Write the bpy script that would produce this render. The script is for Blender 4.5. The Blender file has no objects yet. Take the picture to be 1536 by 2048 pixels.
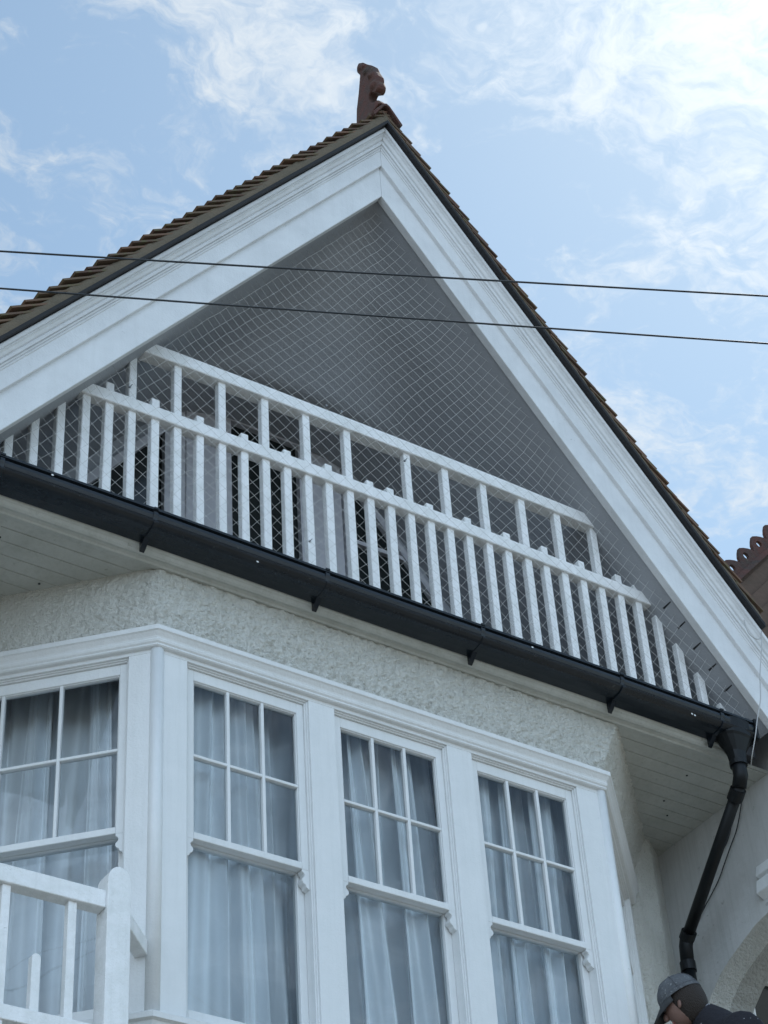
import bpy, bmesh, math, random
from mathutils import Vector, Matrix, noise
random.seed(7)
R = math.radians
sc = bpy.context.scene
col = sc.collection

# ---------------------------------------------------------------- camera
PITCH, YAW, ROLL, FPX = R(40.4), R(35.5), R(-4.28), 4270.0
CAM = Vector((0, 0, 1.6))
cp, sp, cy, sy = math.cos(PITCH), math.sin(PITCH), math.cos(YAW), math.sin(YAW)
fwd = Vector((sy*cp, cy*cp, sp)); rt = Vector((cy, -sy, 0)); up = rt.cross(fwd)
cr, sr = math.cos(ROLL), math.sin(ROLL)
r2 = cr*rt + sr*up; u2 = -sr*rt + cr*up
cd = bpy.data.cameras.new("camera"); cam = bpy.data.objects.new("camera", cd); col.objects.link(cam)
M = Matrix.Identity(4)
for i in range(3):
    M[i][0] = r2[i]; M[i][1] = u2[i]; M[i][2] = -fwd[i]; M[i][3] = CAM[i]
cam.matrix_world = M
cd.sensor_fit = 'VERTICAL'; cd.sensor_height = 24.0; cd.lens = FPX/2048*24.0
cd.clip_start = 0.05; cd.clip_end = 3000
sc.camera = cam

# ---------------------------------------------------------------- light, sky, exposure
SUN_AZ, SUN_EL = R(63), R(55)
sc.view_settings.view_transform = 'Standard'; sc.view_settings.look = 'None'
sc.view_settings.gamma = 1.0; sc.view_settings.exposure = 0.43
sund = Vector((math.sin(SUN_AZ)*math.cos(SUN_EL), math.cos(SUN_AZ)*math.cos(SUN_EL), math.sin(SUN_EL)))
sl = bpy.data.lights.new("sun", 'SUN'); sl.energy = 3.2; sl.angle = R(0.6); sl.color = (1.0, 0.95, 0.87)
so = bpy.data.objects.new("sun", sl); col.objects.link(so); so.rotation_euler = sund.to_track_quat('Z', 'Y').to_euler()
so.location = (10, 10, 30)

world = bpy.data.worlds.new("World"); sc.world = world; world.use_nodes = True
wn, wl = world.node_tree.nodes, world.node_tree.links
wn.clear()
def N(nt, t, **k):
    n = nt.new(t)
    for a, b in k.items(): setattr(n, a, b)
    return n
out = N(wn, 'ShaderNodeOutputWorld'); bg = N(wn, 'ShaderNodeBackground')
sky = N(wn, 'ShaderNodeTexSky', sky_type='NISHITA', sun_disc=False, sun_elevation=SUN_EL, sun_rotation=SUN_AZ,
        altitude=20, air_density=1.0, dust_density=0.25, ozone_density=2.0)
SKY = 0.10
bg.inputs['Strength'].default_value = SKY
tc = N(wn, 'ShaderNodeTexCoord')
def vmath(nt, lk, op, a, b=None):
    n = N(nt, 'ShaderNodeVectorMath', operation=op)
    if isinstance(a, (tuple, Vector)): n.inputs[0].default_value = a
    else: lk.new(a, n.inputs[0])
    if b is not None:
        if isinstance(b, (tuple, Vector)): n.inputs[1].default_value = b
        else: lk.new(b, n.inputs[1])
    return n
def fmath(nt, lk, op, a, b=None, c=None, clamp=False):
    n = N(nt, 'ShaderNodeMath', operation=op, use_clamp=clamp)
    for i, v in enumerate((a, b, c)):
        if v is None: continue
        if isinstance(v, (int, float)): n.inputs[i].default_value = v
        else: lk.new(v, n.inputs[i])
    return n.outputs[0]
# cloud layer: the view direction projected on a flat layer high above
sep = N(wn, 'ShaderNodeSeparateXYZ'); wl.new(tc.outputs['Generated'], sep.inputs[0])
zc = fmath(wn, wl, 'MAXIMUM', sep.outputs[2], 0.06)
px = fmath(wn, wl, 'DIVIDE', sep.outputs[0], zc); py = fmath(wn, wl, 'DIVIDE', sep.outputs[1], zc)
comb = N(wn, 'ShaderNodeCombineXYZ'); wl.new(px, comb.inputs[0]); wl.new(py, comb.inputs[1])
n0 = N(wn, 'ShaderNodeTexNoise'); n0.inputs['Scale'].default_value = 12.0; n0.inputs['Detail'].default_value = 4
wl.new(comb.outputs[0], n0.inputs['Vector'])
w1 = vmath(wn, wl, 'SUBTRACT', n0.outputs['Color'], (.5, .5, .5)); w2 = vmath(wn, wl, 'MULTIPLY', w1.outputs[0], (.13, .13, .13))
w3 = vmath(wn, wl, 'ADD', comb.outputs[0], w2.outputs[0])
stretch = vmath(wn, wl, 'MULTIPLY', w3.outputs[0], (1.0, 1.25, 1.0))
n1 = N(wn, 'ShaderNodeTexNoise'); n1.inputs['Scale'].default_value = 9.5; n1.inputs['Detail'].default_value = 9; n1.inputs['Roughness'].default_value = 0.6
wl.new(stretch.outputs[0], n1.inputs['Vector'])
n2 = N(wn, 'ShaderNodeTexNoise'); n2.inputs['Scale'].default_value = 38; n2.inputs['Detail'].default_value = 6; n2.inputs['Roughness'].default_value = 0.62
wl.new(stretch.outputs[0], n2.inputs['Vector'])
def pdir(x, y):
    d = r2*((x-768)/FPX) - u2*((y-1024)/FPX) + fwd
    return Vector((d.x/d.z, d.y/d.z, 0))
bias = None
# (x, y, radius in px, weight): where the cloud banks hang
for bx, by, br, bw in [(1540, 90, 300, .27), (1500, 480, 300, .14), (620, 110, 260, .10), (1080, 100, 190, .12), (420, 60, 220, .08),
                       (250, 420, 170, .04), (1380, 980, 240, .10), (1480, 700, 150, -.06), (1060, 420, 260, -.12), (160, 170, 170, -.08), (940, 330, 120, -.07), (60, 400, 90, .05), (560, 300, 140, .03)]:
    c = pdir(bx, by); rr = br*(pdir(bx+1, by)-c).length
    dd = vmath(wn, wl, 'DISTANCE', w3.outputs[0], c)
    q = fmath(wn, wl, 'DIVIDE', dd.outputs['Value'], rr); q = fmath(wn, wl, 'MULTIPLY', q, q)
    q = fmath(wn, wl, 'MULTIPLY', q, -1.0); q = fmath(wn, wl, 'POWER', 2.718, q); q = fmath(wn, wl, 'MULTIPLY', q, bw)
    bias = q if bias is None else fmath(wn, wl, 'ADD', bias, q)
m = fmath(wn, wl, 'MULTIPLY_ADD', n2.outputs['Fac'], 0.42, fmath(wn, wl, 'MULTIPLY', n1.outputs['Fac'], 0.80))
m = fmath(wn, wl, 'ADD', m, bias)
dots = vmath(wn, wl, 'DOT_PRODUCT', tc.outputs['Generated'], sund)
# unseen cloud cover thickened behind the camera to brighten the shaded facade
m = fmath(wn, wl, 'ADD', m, fmath(wn, wl, 'MULTIPLY', fmath(wn, wl, 'MULTIPLY_ADD', dots.outputs['Value'], -1.0, 0.55, clamp=True), 0.38))
mr = N(wn, 'ShaderNodeMapRange', interpolation_type='SMOOTHSTEP'); wl.new(m, mr.inputs[0])
mr.inputs[1].default_value = 0.57; mr.inputs[2].default_value = 0.94; mr.inputs[3].default_value = 0.12; mr.inputs[4].default_value = 0.97
g = fmath(wn, wl, 'MAXIMUM', dots.outputs['Value'], 0.0); g1 = fmath(wn, wl, 'POWER', g, 300.0); g2 = fmath(wn, wl, 'POWER', g, 20.0)
# bright cloud bank added out of view on the street side, fill for the facade
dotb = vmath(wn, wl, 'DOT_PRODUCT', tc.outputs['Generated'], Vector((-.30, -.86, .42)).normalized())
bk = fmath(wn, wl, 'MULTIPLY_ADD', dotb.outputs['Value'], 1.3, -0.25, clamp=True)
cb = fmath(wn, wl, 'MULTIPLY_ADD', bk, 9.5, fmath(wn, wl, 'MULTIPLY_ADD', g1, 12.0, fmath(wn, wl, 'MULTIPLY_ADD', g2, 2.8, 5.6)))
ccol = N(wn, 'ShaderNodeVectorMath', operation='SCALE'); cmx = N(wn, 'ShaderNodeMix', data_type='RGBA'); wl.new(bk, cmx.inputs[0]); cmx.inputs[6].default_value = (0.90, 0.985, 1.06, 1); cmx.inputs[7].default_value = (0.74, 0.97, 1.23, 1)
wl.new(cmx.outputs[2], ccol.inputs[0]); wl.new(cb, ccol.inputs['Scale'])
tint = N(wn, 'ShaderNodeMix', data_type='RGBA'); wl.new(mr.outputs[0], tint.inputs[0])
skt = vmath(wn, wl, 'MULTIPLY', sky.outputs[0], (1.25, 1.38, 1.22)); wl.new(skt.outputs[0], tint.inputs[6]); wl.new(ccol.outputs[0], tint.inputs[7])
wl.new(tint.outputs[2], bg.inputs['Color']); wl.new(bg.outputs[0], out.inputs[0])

# ---------------------------------------------------------------- materials
def mat(name, base, rough=0.6, bump=None, var=None, spec=0.5, metallic=0, dirt=None, bumpdist=0.01, coat=0, streak=0):
    m = bpy.data.materials.new(name); m.use_nodes = True
    nt, lk = m.node_tree.nodes, m.node_tree.links
    b = nt['Principled BSDF']; b.inputs['Base Color'].default_value = (*base, 1); b.inputs['Roughness'].default_value = rough
    b.inputs['Specular IOR Level'].default_value = spec; b.inputs['Metallic'].default_value = metallic
    if coat: b.inputs['Coat Weight'].default_value = coat; b.inputs['Coat Roughness'].default_value = .25
    t = nt.new('ShaderNodeTexCoord'); co = t.outputs['Object']
    last = None
    if var:   # (scale, amount, second colour)
        n = nt.new('ShaderNodeTexNoise'); n.inputs['Scale'].default_value = var[0]; n.inputs['Detail'].default_value = 6; n.inputs['Roughness'].default_value = .65
        lk.new(co, n.inputs['Vector'])
        r = nt.new('ShaderNodeMapRange'); lk.new(n.outputs['Fac'], r.inputs[0]); r.inputs[1].default_value = .38; r.inputs[2].default_value = .68
        r.inputs[4].default_value = var[1]
        x = nt.new('ShaderNodeMix'); x.data_type = 'RGBA'; lk.new(r.outputs[0], x.inputs[0]); x.inputs[6].default_value = (*base, 1); x.inputs[7].default_value = (*var[2], 1)
        last = x.outputs[2]; lk.new(last, b.inputs['Base Color'])
    if dirt:  # small sharp spots (scale, threshold, colour)
        n = nt.new('ShaderNodeTexNoise'); n.inputs['Scale'].default_value = dirt[0]; n.inputs['Detail'].default_value = 3
        lk.new(co, n.inputs['Vector'])
        r = nt.new('ShaderNodeMapRange'); lk.new(n.outputs['Fac'], r.inputs[0]); r.inputs[1].default_value = dirt[1]; r.inputs[2].default_value = dirt[1]+.06
        r.inputs[4].default_value = dirt[3] if len(dirt) > 3 else .8
        x = nt.new('ShaderNodeMix'); x.data_type = 'RGBA'; lk.new(r.outputs[0], x.inputs[0])
        if last: lk.new(last, x.inputs[6])
        else: x.inputs[6].default_value = (*base, 1)
        x.inputs[7].default_value = (*dirt[2], 1); last = x.outputs[2]; lk.new(last, b.inputs['Base Color'])
    if streak:
        mp = nt.new('ShaderNodeMapping'); mp.inputs['Scale'].default_value = (34, 34, 1.6); lk.new(co, mp.inputs[0])
        n = nt.new('ShaderNodeTexNoise'); n.inputs['Scale'].default_value = 1.0; n.inputs['Detail'].default_value = 7; n.inputs['Roughness'].default_value = .7; lk.new(mp.outputs[0], n.inputs['Vector'])
        r = nt.new('ShaderNodeMapRange'); lk.new(n.outputs['Fac'], r.inputs[0]); r.inputs[1].default_value = .48; r.inputs[2].default_value = .74; r.inputs[4].default_value = streak
        x = nt.new('ShaderNodeMix'); x.data_type = 'RGBA'; lk.new(r.outputs[0], x.inputs[0]); lk.new(last, x.inputs[6]); x.inputs[7].default_value = (base[0]*.42, base[1]*.43, base[2]*.38, 1)
        last = x.outputs[2]; lk.new(last, b.inputs['Base Color'])
    if bump:
        prev = None
        for s, st in bump:
            n = nt.new('ShaderNodeTexNoise'); n.inputs['Scale'].default_value = s; n.inputs['Detail'].default_value = 5; lk.new(co, n.inputs['Vector'])
            bp = nt.new('ShaderNodeBump'); bp.inputs['Strength'].default_value = st; bp.inputs['Distance'].default_value = bumpdist
            lk.new(n.outputs['Fac'], bp.inputs['Height'])
            if prev: lk.new(prev, bp.inputs['Normal'])
            prev = bp.outputs[0]
        lk.new(prev, b.inputs['Normal'])
    return m
WHITE = mat('white gloss paint', (.74, .75, .75), .38, bump=[(14, .25), (90, .25)], var=(5, .55, (.66, .68, .68)), dirt=(38, .74, (.42, .44, .42), .5), streak=0.10)
WORNW = mat('weathered white paint', (.72, .735, .75), .5, bump=[(14, .25), (90, .25)], var=(4, .7, (.60, .615, .63)), dirt=(34, .71, (.36, .38, .37), .5), streak=0.09)
PIPEB = mat('black pipe plastic', (.005, .0065, .008), .45, spec=.25)
RAILW = mat('white rail paint', (.86, .865, .87), .45, bump=[(30, .4), (120, .3)], var=(9, .6, (.66, .68, .66)), dirt=(55, .70, (.40, .42, .38), .6), streak=0.16)
CREAM = mat('cream masonry paint', (.72, .715, .665), .8, bump=[(60, 1.0), (170, .6)], bumpdist=.02, var=(6, .7, (.62, .615, .56)), dirt=(20, .70, (.28, .28, .24), .45), streak=0.22)
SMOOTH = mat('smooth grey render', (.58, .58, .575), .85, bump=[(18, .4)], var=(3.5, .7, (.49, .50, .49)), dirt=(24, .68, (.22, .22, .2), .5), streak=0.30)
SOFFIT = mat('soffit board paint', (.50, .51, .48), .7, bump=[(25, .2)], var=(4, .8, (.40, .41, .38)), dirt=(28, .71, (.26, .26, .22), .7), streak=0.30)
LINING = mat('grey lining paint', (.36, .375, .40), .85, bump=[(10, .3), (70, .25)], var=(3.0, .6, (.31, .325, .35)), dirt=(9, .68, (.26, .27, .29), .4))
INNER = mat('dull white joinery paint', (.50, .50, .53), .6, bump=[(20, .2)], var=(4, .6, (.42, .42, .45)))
BLACK = mat('black gutter plastic', (.006, .010, .015), .24, bump=[(9, .10), (60, .08)], var=(10, .6, (.014, .019, .025)), spec=.36, dirt=(30, .70, (.07, .075, .075), .5))
SLATE = mat('dark undercloak', (.016, .017, .02), .8, bump=[(30, .3)])
MORTAR = mat('verge mortar', (.135, .105, .07), .9, bump=[(40, .8), (150, .5)], var=(7, .8, (.10, .085, .06)))
TERRA = mat('terracotta', (.095, .034, .024), .8, bump=[(30, .8), (120, .6)], var=(9, .9, (.045, .036, .030)), dirt=(16, .62, (.10, .085, .055), .6))
LEAD = mat('lead flashing', (.075, .08, .09), .6, bump=[(12, .5)])
NET = mat('net twine', (.54, .54, .53), .7)
WIRE = mat('black cable sheath', (.012, .016, .02), .5)
CABLE = mat('grey cable sheath', (.42, .42, .42), .5)
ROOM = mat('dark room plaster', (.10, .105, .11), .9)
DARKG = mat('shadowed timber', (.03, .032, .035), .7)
GREYCAP = mat('faded grey cap cloth', (.085, .09, .10), .95, bump=[(120, .8), (25, .6)], dirt=(60, .62, (.26, .27, .28), .7), var=(18, .8, (.13, .14, .15)))
JACKET = mat('black paint spotted jacket', (.012, .012, .018), .9, bump=[(60, .6)], dirt=(26, .68, (.45, .46, .5), .8))
SKIN = mat('skin', (.20, .115, .09), .6, bump=[(90, .2)], var=(20, .6, (.14, .075, .06)))
HAIR = mat('dark brown hair', (.022, .014, .010), .7, bump=[(160, .9)])
DENIM = mat('dark work trousers', (.03, .035, .05), .9, bump=[(80, .5)])
STEEL = mat('galvanised tube', (.35, .36, .37), .4, metallic=.8, bump=[(50, .2)])
BOARD = mat('scaffold board', (.30, .22, .14), .85, bump=[(30, .5)], var=(8, .7, (.20, .15, .10)))

def tile_mat():
    m = bpy.data.materials.new('clay roof tile'); m.use_nodes = True
    nt, lk = m.node_tree.nodes, m.node_tree.links; b = nt['Principled BSDF']; b.inputs['Roughness'].default_value = .85
    at = nt.new('ShaderNodeAttribute'); at.attribute_name = 'shade'
    ramp = nt.new('ShaderNodeValToRGB'); lk.new(at.outputs['Fac'], ramp.inputs[0])
    e = ramp.color_ramp.elements; e[0].color = (.085, .046, .034, 1); e[1].color = (.165, .082, .052, 1)
    x0 = ramp.color_ramp.elements.new(.5); x0.color = (.125, .085, .055, 1)
    t = nt.new('ShaderNodeTexCoord'); n = nt.new('ShaderNodeTexNoise'); n.inputs['Scale'].default_value = 22; n.inputs['Detail'].default_value = 5
    lk.new(t.outputs['Object'], n.inputs['Vector'])
    r = nt.new('ShaderNodeMapRange'); lk.new(n.outputs['Fac'], r.inputs[0]); r.inputs[1].default_value = .5; r.inputs[2].default_value = .66; r.inputs[4].default_value = .75
    x = nt.new('ShaderNodeMix'); x.data_type = 'RGBA'; lk.new(r.outputs[0], x.inputs[0]); lk.new(ramp.outputs[0], x.inputs[6]); x.inputs[7].default_value = (.105, .10, .045, 1)
    lk.new(x.outputs[2], b.inputs['Base Color'])
    bp = nt.new('ShaderNodeBump'); bp.inputs['Strength'].default_value = .5; bp.inputs['Distance'].default_value = .008; lk.new(n.outputs['Fac'], bp.inputs['Height']); lk.new(bp.outputs[0], b.inputs['Normal'])
    return m
TILE = tile_mat()

def glass_mat(name, tint=(.93, .96, .96), wave=.03):
    m = bpy.data.materials.new(name); m.use_nodes = True
    nt, lk = m.node_tree.nodes, m.node_tree.links; nt.clear()
    o = nt.new('ShaderNodeOutputMaterial'); mx = nt.new('ShaderNodeMixShader'); tr = nt.new('ShaderNodeBsdfTransparent'); gl = nt.new('ShaderNodeBsdfGlossy')
    tr.inputs[0].default_value = (*tint, 1); gl.inputs['Roughness'].default_value = .01; gl.inputs['Color'].default_value = (.95, .97, 1, 1)
    fr = nt.new('ShaderNodeFresnel'); fr.inputs[0].default_value = 1.52
    t = nt.new('ShaderNodeTexCoord'); n = nt.new('ShaderNodeTexNoise'); n.inputs['Scale'].default_value = 2.5; n.inputs['Detail'].default_value = 1
    lk.new(t.outputs['Object'], n.inputs['Vector'])
    bp = nt.new('ShaderNodeBump'); bp.inputs['Strength'].default_value = wave*6; bp.inputs['Distance'].default_value = .02; lk.new(n.outputs['Fac'], bp.inputs['Height'])
    lk.new(bp.outputs[0], gl.inputs['Normal']); 
    mu = nt.new('ShaderNodeMath'); mu.operation = 'MULTIPLY'; mu.use_clamp = True; mu.inputs[1].default_value = 1.1; lk.new(fr.outputs[0], mu.inputs[0])
    lk.new(mu.outputs[0], mx.inputs[0]); lk.new(tr.outputs[0], mx.inputs[1]); lk.new(gl.outputs[0], mx.inputs[2]); lk.new(mx.outputs[0], o.inputs[0])
    return m
GLASS = glass_mat('window glass')

def curtain_mat():
    # sheer cloth: the more a fold turns edge-on, the denser it looks
    m = bpy.data.materials.new('sheer curtain cloth'); m.use_nodes = True
    nt, lk = m.node_tree.nodes, m.node_tree.links; b = nt['Principled BSDF']
    b.inputs['Base Color'].default_value = (.86, .90, .94, 1); b.inputs['Roughness'].default_value = .9
    tr = nt.new('ShaderNodeBsdfTransparent'); lw = nt.new('ShaderNodeLayerWeight'); lw.inputs[0].default_value = .5
    r = nt.new('ShaderNodeMapRange'); lk.new(lw.outputs['Facing'], r.inputs[0]); r.inputs[1].default_value = .12; r.inputs[2].default_value = .55
    r.inputs[3].default_value = .42; r.inputs[4].default_value = .0
    m2 = nt.new('ShaderNodeMixShader'); lk.new(r.outputs[0], m2.inputs[0]); lk.new(b.outputs[0], m2.inputs[1]); lk.new(tr.outputs[0], m2.inputs[2])
    lk.new(m2.outputs[0], nt['Material Output'].inputs[0])
    return m
CURT = curtain_mat()

# ---------------------------------------------------------------- mesh helpers
class MB:
    def __init__(s): s.v = []; s.f = []; s.mi = []; s.cur = 0
    def add(s, vs, fs):
        o = len(s.v); s.v += [tuple(v) for v in vs]; s.f += [tuple(i+o for i in f) for f in fs]; s.mi += [s.cur]*len(fs)
    def box(s, x0, x1, y0, y1, z0, z1, T=None):
        vs = [Vector((x, y, z)) for x in (x0, x1) for y in (y0, y1) for z in (z0, z1)]
        if T is not None: vs = [T @ v for v in vs]
        s.add(vs, [(0, 1, 3, 2), (4, 6, 7, 5), (0, 4, 5, 1), (2, 3, 7, 6), (0, 2, 6, 4), (1, 5, 7, 3)])
    def rings(s, rings, closed=True, caps=True):
        n = len(rings[0]); vs = [p for r in rings for p in r]; fs = []
        m = n if closed else n-1
        for i in range(len(rings)-1):
            for j in range(m):
                k = (j+1) % n; fs.append((i*n+j, i*n+k, (i+1)*n+k, (i+1)*n+j))
        if caps and closed:
            fs.append(tuple(range(n-1, -1, -1))); fs.append(tuple((len(rings)-1)*n+j for j in range(n)))
        s.add(vs, fs)
    def tube(s, path, r, n=8, caps=True):
        P = [Vector(p) for p in path]; rad = r if isinstance(r, (list, tuple)) else [r]*len(P); rg = []; last = None
        for i, p in enumerate(P):
            t = (P[min(i+1, len(P)-1)]-P[max(i-1, 0)]).normalized()
            a = last - t*last.dot(t) if last is not None else t.orthogonal()
            a.normalize(); last = a; b = t.cross(a)
            rg.append([p+rad[i]*(math.cos(2*math.pi*k/n)*a+math.sin(2*math.pi*k/n)*b) for k in range(n)])
        s.rings(rg, True, caps)
    def build(s, name, m, parent=None, bevel=0, smooth=False, recalc=True, segs=1):
        me = bpy.data.meshes.new(name); me.from_pydata(s.v, [], s.f)
        ms = m if isinstance(m, (list, tuple)) else [m]
        for x in ms: me.materials.append(x)
        if len(ms) > 1: me.polygons.foreach_set('material_index', s.mi)
        if recalc:
            b = bmesh.new(); b.from_mesh(me); bmesh.ops.recalc_face_normals(b, faces=b.faces); b.to_mesh(me); b.free()
        if smooth:
            me.polygons.foreach_set('use_smooth', [True]*len(me.polygons))
        o = bpy.data.objects.new(name, me); col.objects.link(o)
        if parent: o.parent = parent
        if bevel:
            bv = o.modifiers.new('bevel', 'BEVEL'); bv.width = bevel; bv.segments = segs; bv.limit_method = 'ANGLE'; bv.angle_limit = R(40)
        return o
def tag(o, label=None, cat=None, group=None, kind=None):
    if label: o['label'] = label
    if cat: o['category'] = cat
    if group: o['group'] = group
    if kind: o['kind'] = kind
    return o
def empty(name, loc=(0, 0, 0)):
    o = bpy.data.objects.new(name, None); o.location = loc; col.objects.link(o); o.empty_display_size = .2; return o
def fix(o):   # children built in world coordinates under a moved parent
    bpy.context.view_layer.update()
    o.matrix_parent_inverse = o.parent.matrix_world.inverted(); return o

# ---------------------------------------------------------------- ground
b = MB(); b.add([(-600, -600, 0), (600, -600, 0), (600, 600, 0), (-600, 600, 0)], [(0, 1, 2, 3)])
tag(b.build('ground', mat('ground paving', (.26, .25, .22), .9, bump=[(6, .3)], var=(.6, .8, (.18, .18, .15))), recalc=False), kind='structure')
b = MB(); b.box(-60, 60, -5.5, 1.0, .004, .03)
tag(b.build('road', mat('asphalt', (.07, .07, .072), .9, bump=[(60, .4)])), kind='structure')

# ================================================================ HOUSE
XC = 5.30; YF = 7.5; XL, XR = 3.92, 6.68; YB = 8.40
house = empty('house', (XC, YF, 0)); 
tag(house, 'white Edwardian house with steep tiled gable over a netted balcony and a canted sash bay', 'house')
def H(b, name, m, **k): return fix(b.build(name, m, parent=house, **k))
def sub(b, name, m, parent, **k):
    o = b.build(name, m, parent=parent, **k); return fix(o)
TH = R(52.1); ST, CT = math.sin(TH), math.cos(TH)
def gp(s, p, t, y):          # gable point: p = height square to the slope, t = down the slope
    return Vector((XC+s*(p*ST+t*CT), y, p*CT-t*ST))
def t_at_x(p, dx): return (dx-p*ST)/CT
def p_of(dx, z): return dx*ST+z*CT

# --- polyline around the bay with an outward offset
def bay_path(p, back=YB):
    k = math.tan(R(22.5)); dL = back-YF
    q = p*math.sqrt(.5)
    return [(XL-dL-q, back-q), (XL-p*k, YF-p), (XR+p*k, YF-p), (XR+dL+q, back-q)]
def bay_sweep(prof, name, m, **k):
    b = MB(); rg = []
    for i in range(4): rg.append([(bay_path(p)[i][0], bay_path(p)[i][1], z) for p, z in prof])
    b.rings(rg, True, True); return H(b, name, m, **k)

# --- roughcast band with real lumps
def lump(p):
    q = Vector((p.x*1.0, p.y*1.0, p.z*1.35))
    a = noise.noise(q*24)+.5*noise.noise(q*47); c = noise.noise(q*85)
    ridge = 1-abs(noise.noise(q*36+Vector((3, 7, 1))))*2.4
    return a*.012 + max(0, ridge)*.013 + c*.005
def rough_face(b, A, B, z0, z1, nrm, flare=None, step=.011, amp=1.0, fade=None):
    A = Vector(A); B = Vector(B); L = (B-A).length; nu = max(2, int(L/step)); nz = max(2, int((z1-z0)/step)); vs = []; fs = []
    for j in range(nz+1):
        z = z0+(z1-z0)*j/nz
        for i in range(nu+1):
            u = i/nu; p = A.lerp(B, u); p = Vector((p.x, p.y, z))
            if flare: p += flare(u, (z-z0)/(z1-z0))
            k = amp if fade is None else amp*fade(u, (z-z0)/(z1-z0))
            edge = min(1, (z-z0)/.04+.15)
            vs.append(p+nrm*(lump(p)*k*edge))
    for j in range(nz):
        for i in range(nu):
            a = j*(nu+1)+i; fs.append((a, a+1, a+nu+2, a+nu+1))
    b.add(vs, fs)
s2 = math.sqrt(.5)
b = MB()
ZW0, ZW1 = 8.06, 8.478
# plaster bells out towards the top of the right-hand corner

def rough_sheet(b, path, z0, z1, step=.0075, amp=lambda i, u, v: 1.0, flare=None):
    """one lumpy sheet along a polyline in plan; normals turn smoothly at the corners"""
    segs = []; cols = []
    for i in range(len(path)-1):
        A = Vector((*path[i], 0)); B = Vector((*path[i+1], 0)); L = (B-A).length; d = (B-A)/L; n = max(2, int(L/step))
        segs.append((A, d, L, Vector((d.y, -d.x, 0)), n))
    for i, (A, d, L, nn, n) in enumerate(segs):
        for k in range(n+(1 if i == len(segs)-1 else 0)):
            w = L*k/n; nv = nn.copy()
            if i > 0 and w < .03: nv = nn.lerp(segs[i-1][3], .5*(1-w/.03))
            if i < len(segs)-1 and L-w < .03: nv = nn.lerp(segs[i+1][3], .5*(1-(L-w)/.03))
            cols.append((A+d*w, nv.normalized(), i, k/n))
    nz = max(2, int((z1-z0)/step)); vs = []; m_ = len(cols)
    for j in range(nz+1):
        v = j/nz; z = z0+(z1-z0)*v
        for (p, nv, i, u) in cols:
            q = Vector((p.x, p.y, z))
            if flare: q += flare(i, u, v)
            edge = min(1, v/.10+.1)
            vs.append(q+nv*(lump(q)*amp(i, u, v)*edge))
    b.add(vs, [(j*m_+i, j*m_+i+1, (j+1)*m_+i+1, (j+1)*m_+i) for j in range(nz) for i in range(m_-1)])
def flare(i, u, v):
    k = 0 if i == 0 else (max(0, (u-.80)/.20)**2 if i == 1 else 1.0)
    return Vector((.185*k*v**1.2, 0, 0))
def ampf(i, u, v):
    if i == 0: return .2+.8*max(0, min(1, (u-.30)/.55))*(1-.6*v)
    if i == 2: return .55
    return 1.0-.25*v
rough_sheet(b, [(XL-.9, YB), (XL, YF), (XR, YF), (XR+.9, YB)], ZW0, ZW1, amp=ampf, flare=flare)
H(b, 'bay_wall', CREAM, smooth=True, recalc=False)['label'] = 'cream roughcast band between cornice and soffit'
# --- side end strips of the bay and lower wall of the bay (below the sill), main wall
b = MB()
rough_sheet(b, [(7.57, 8.40), (7.80, 8.40), (7.975, 8.53)], 5.0, 8.475, step=.012, amp=lambda i, u, v: 1.3*max(.08, min(1, (0.80-v)/.2)) if i == 0 else .8*max(.08, min(1, (0.76-v)/.25)))
b.box(XL-1.0, XL-.9, YB, YB+.1, 0, 8.47)
bp = bay_path(0.0)
for (a, c) in ((bp[0], bp[1]), (bp[1], bp[2]), (bp[2], bp[3])):
    b.add([(a[0], a[1], 0), (c[0], c[1], 0), (c[0], c[1], 5.93), (a[0], a[1], 5.93)], [(0, 1, 2, 3)])
b.box(-0.2, XL-.9, YB, YB+.2, 0, 8.60); b.box(7.58, 7.97, 8.56, 8.7, 0, 8.60); b.box(-.2, 7.97, 12.3, 12.5, 0, 9.0); b.box(7.85, 7.965, 8.75, 12.4, 0, 9.0); b.box(2.5, 2.62, YB+.2, 12.4, 0, 9.0)
H(b, 'wall', CREAM, smooth=True, recalc=False)
# smooth return wall on the right of the recess with its arch
def arch_y(z, grow=0):   # curve measured on the wall face
    return None
arch = [(8.44, 6.0), (8.43, 6.7), (8.40, 7.10), (8.354, 7.285), (8.27, 7.40), (8.167, 7.485), (8.06, 7.54), (7.963, 7.578), (7.814, 7.634), (7.6, 7.67), (7.4, 7.68), (7.22, 7.685)]
XW = 7.97
b = MB()
top = 9.3
vs = []
for y, z in arch: vs += [(XW, y, z), (XW, y, top)]
b.add(vs, [(2*i, 2*i+1, 2*i+3, 2*i+2) for i in range(len(arch)-1)])
b.add([(XW, 8.44, 0), (XW, 8.54, 0), (XW, 8.54, top), (XW, 8.44, top), (XW, 8.44, 6.0)], [(0, 1, 2, 3, 4)])
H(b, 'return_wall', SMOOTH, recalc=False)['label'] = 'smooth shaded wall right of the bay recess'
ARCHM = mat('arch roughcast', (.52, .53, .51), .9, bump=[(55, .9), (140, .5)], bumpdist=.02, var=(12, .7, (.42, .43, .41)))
b = MB()
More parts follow.
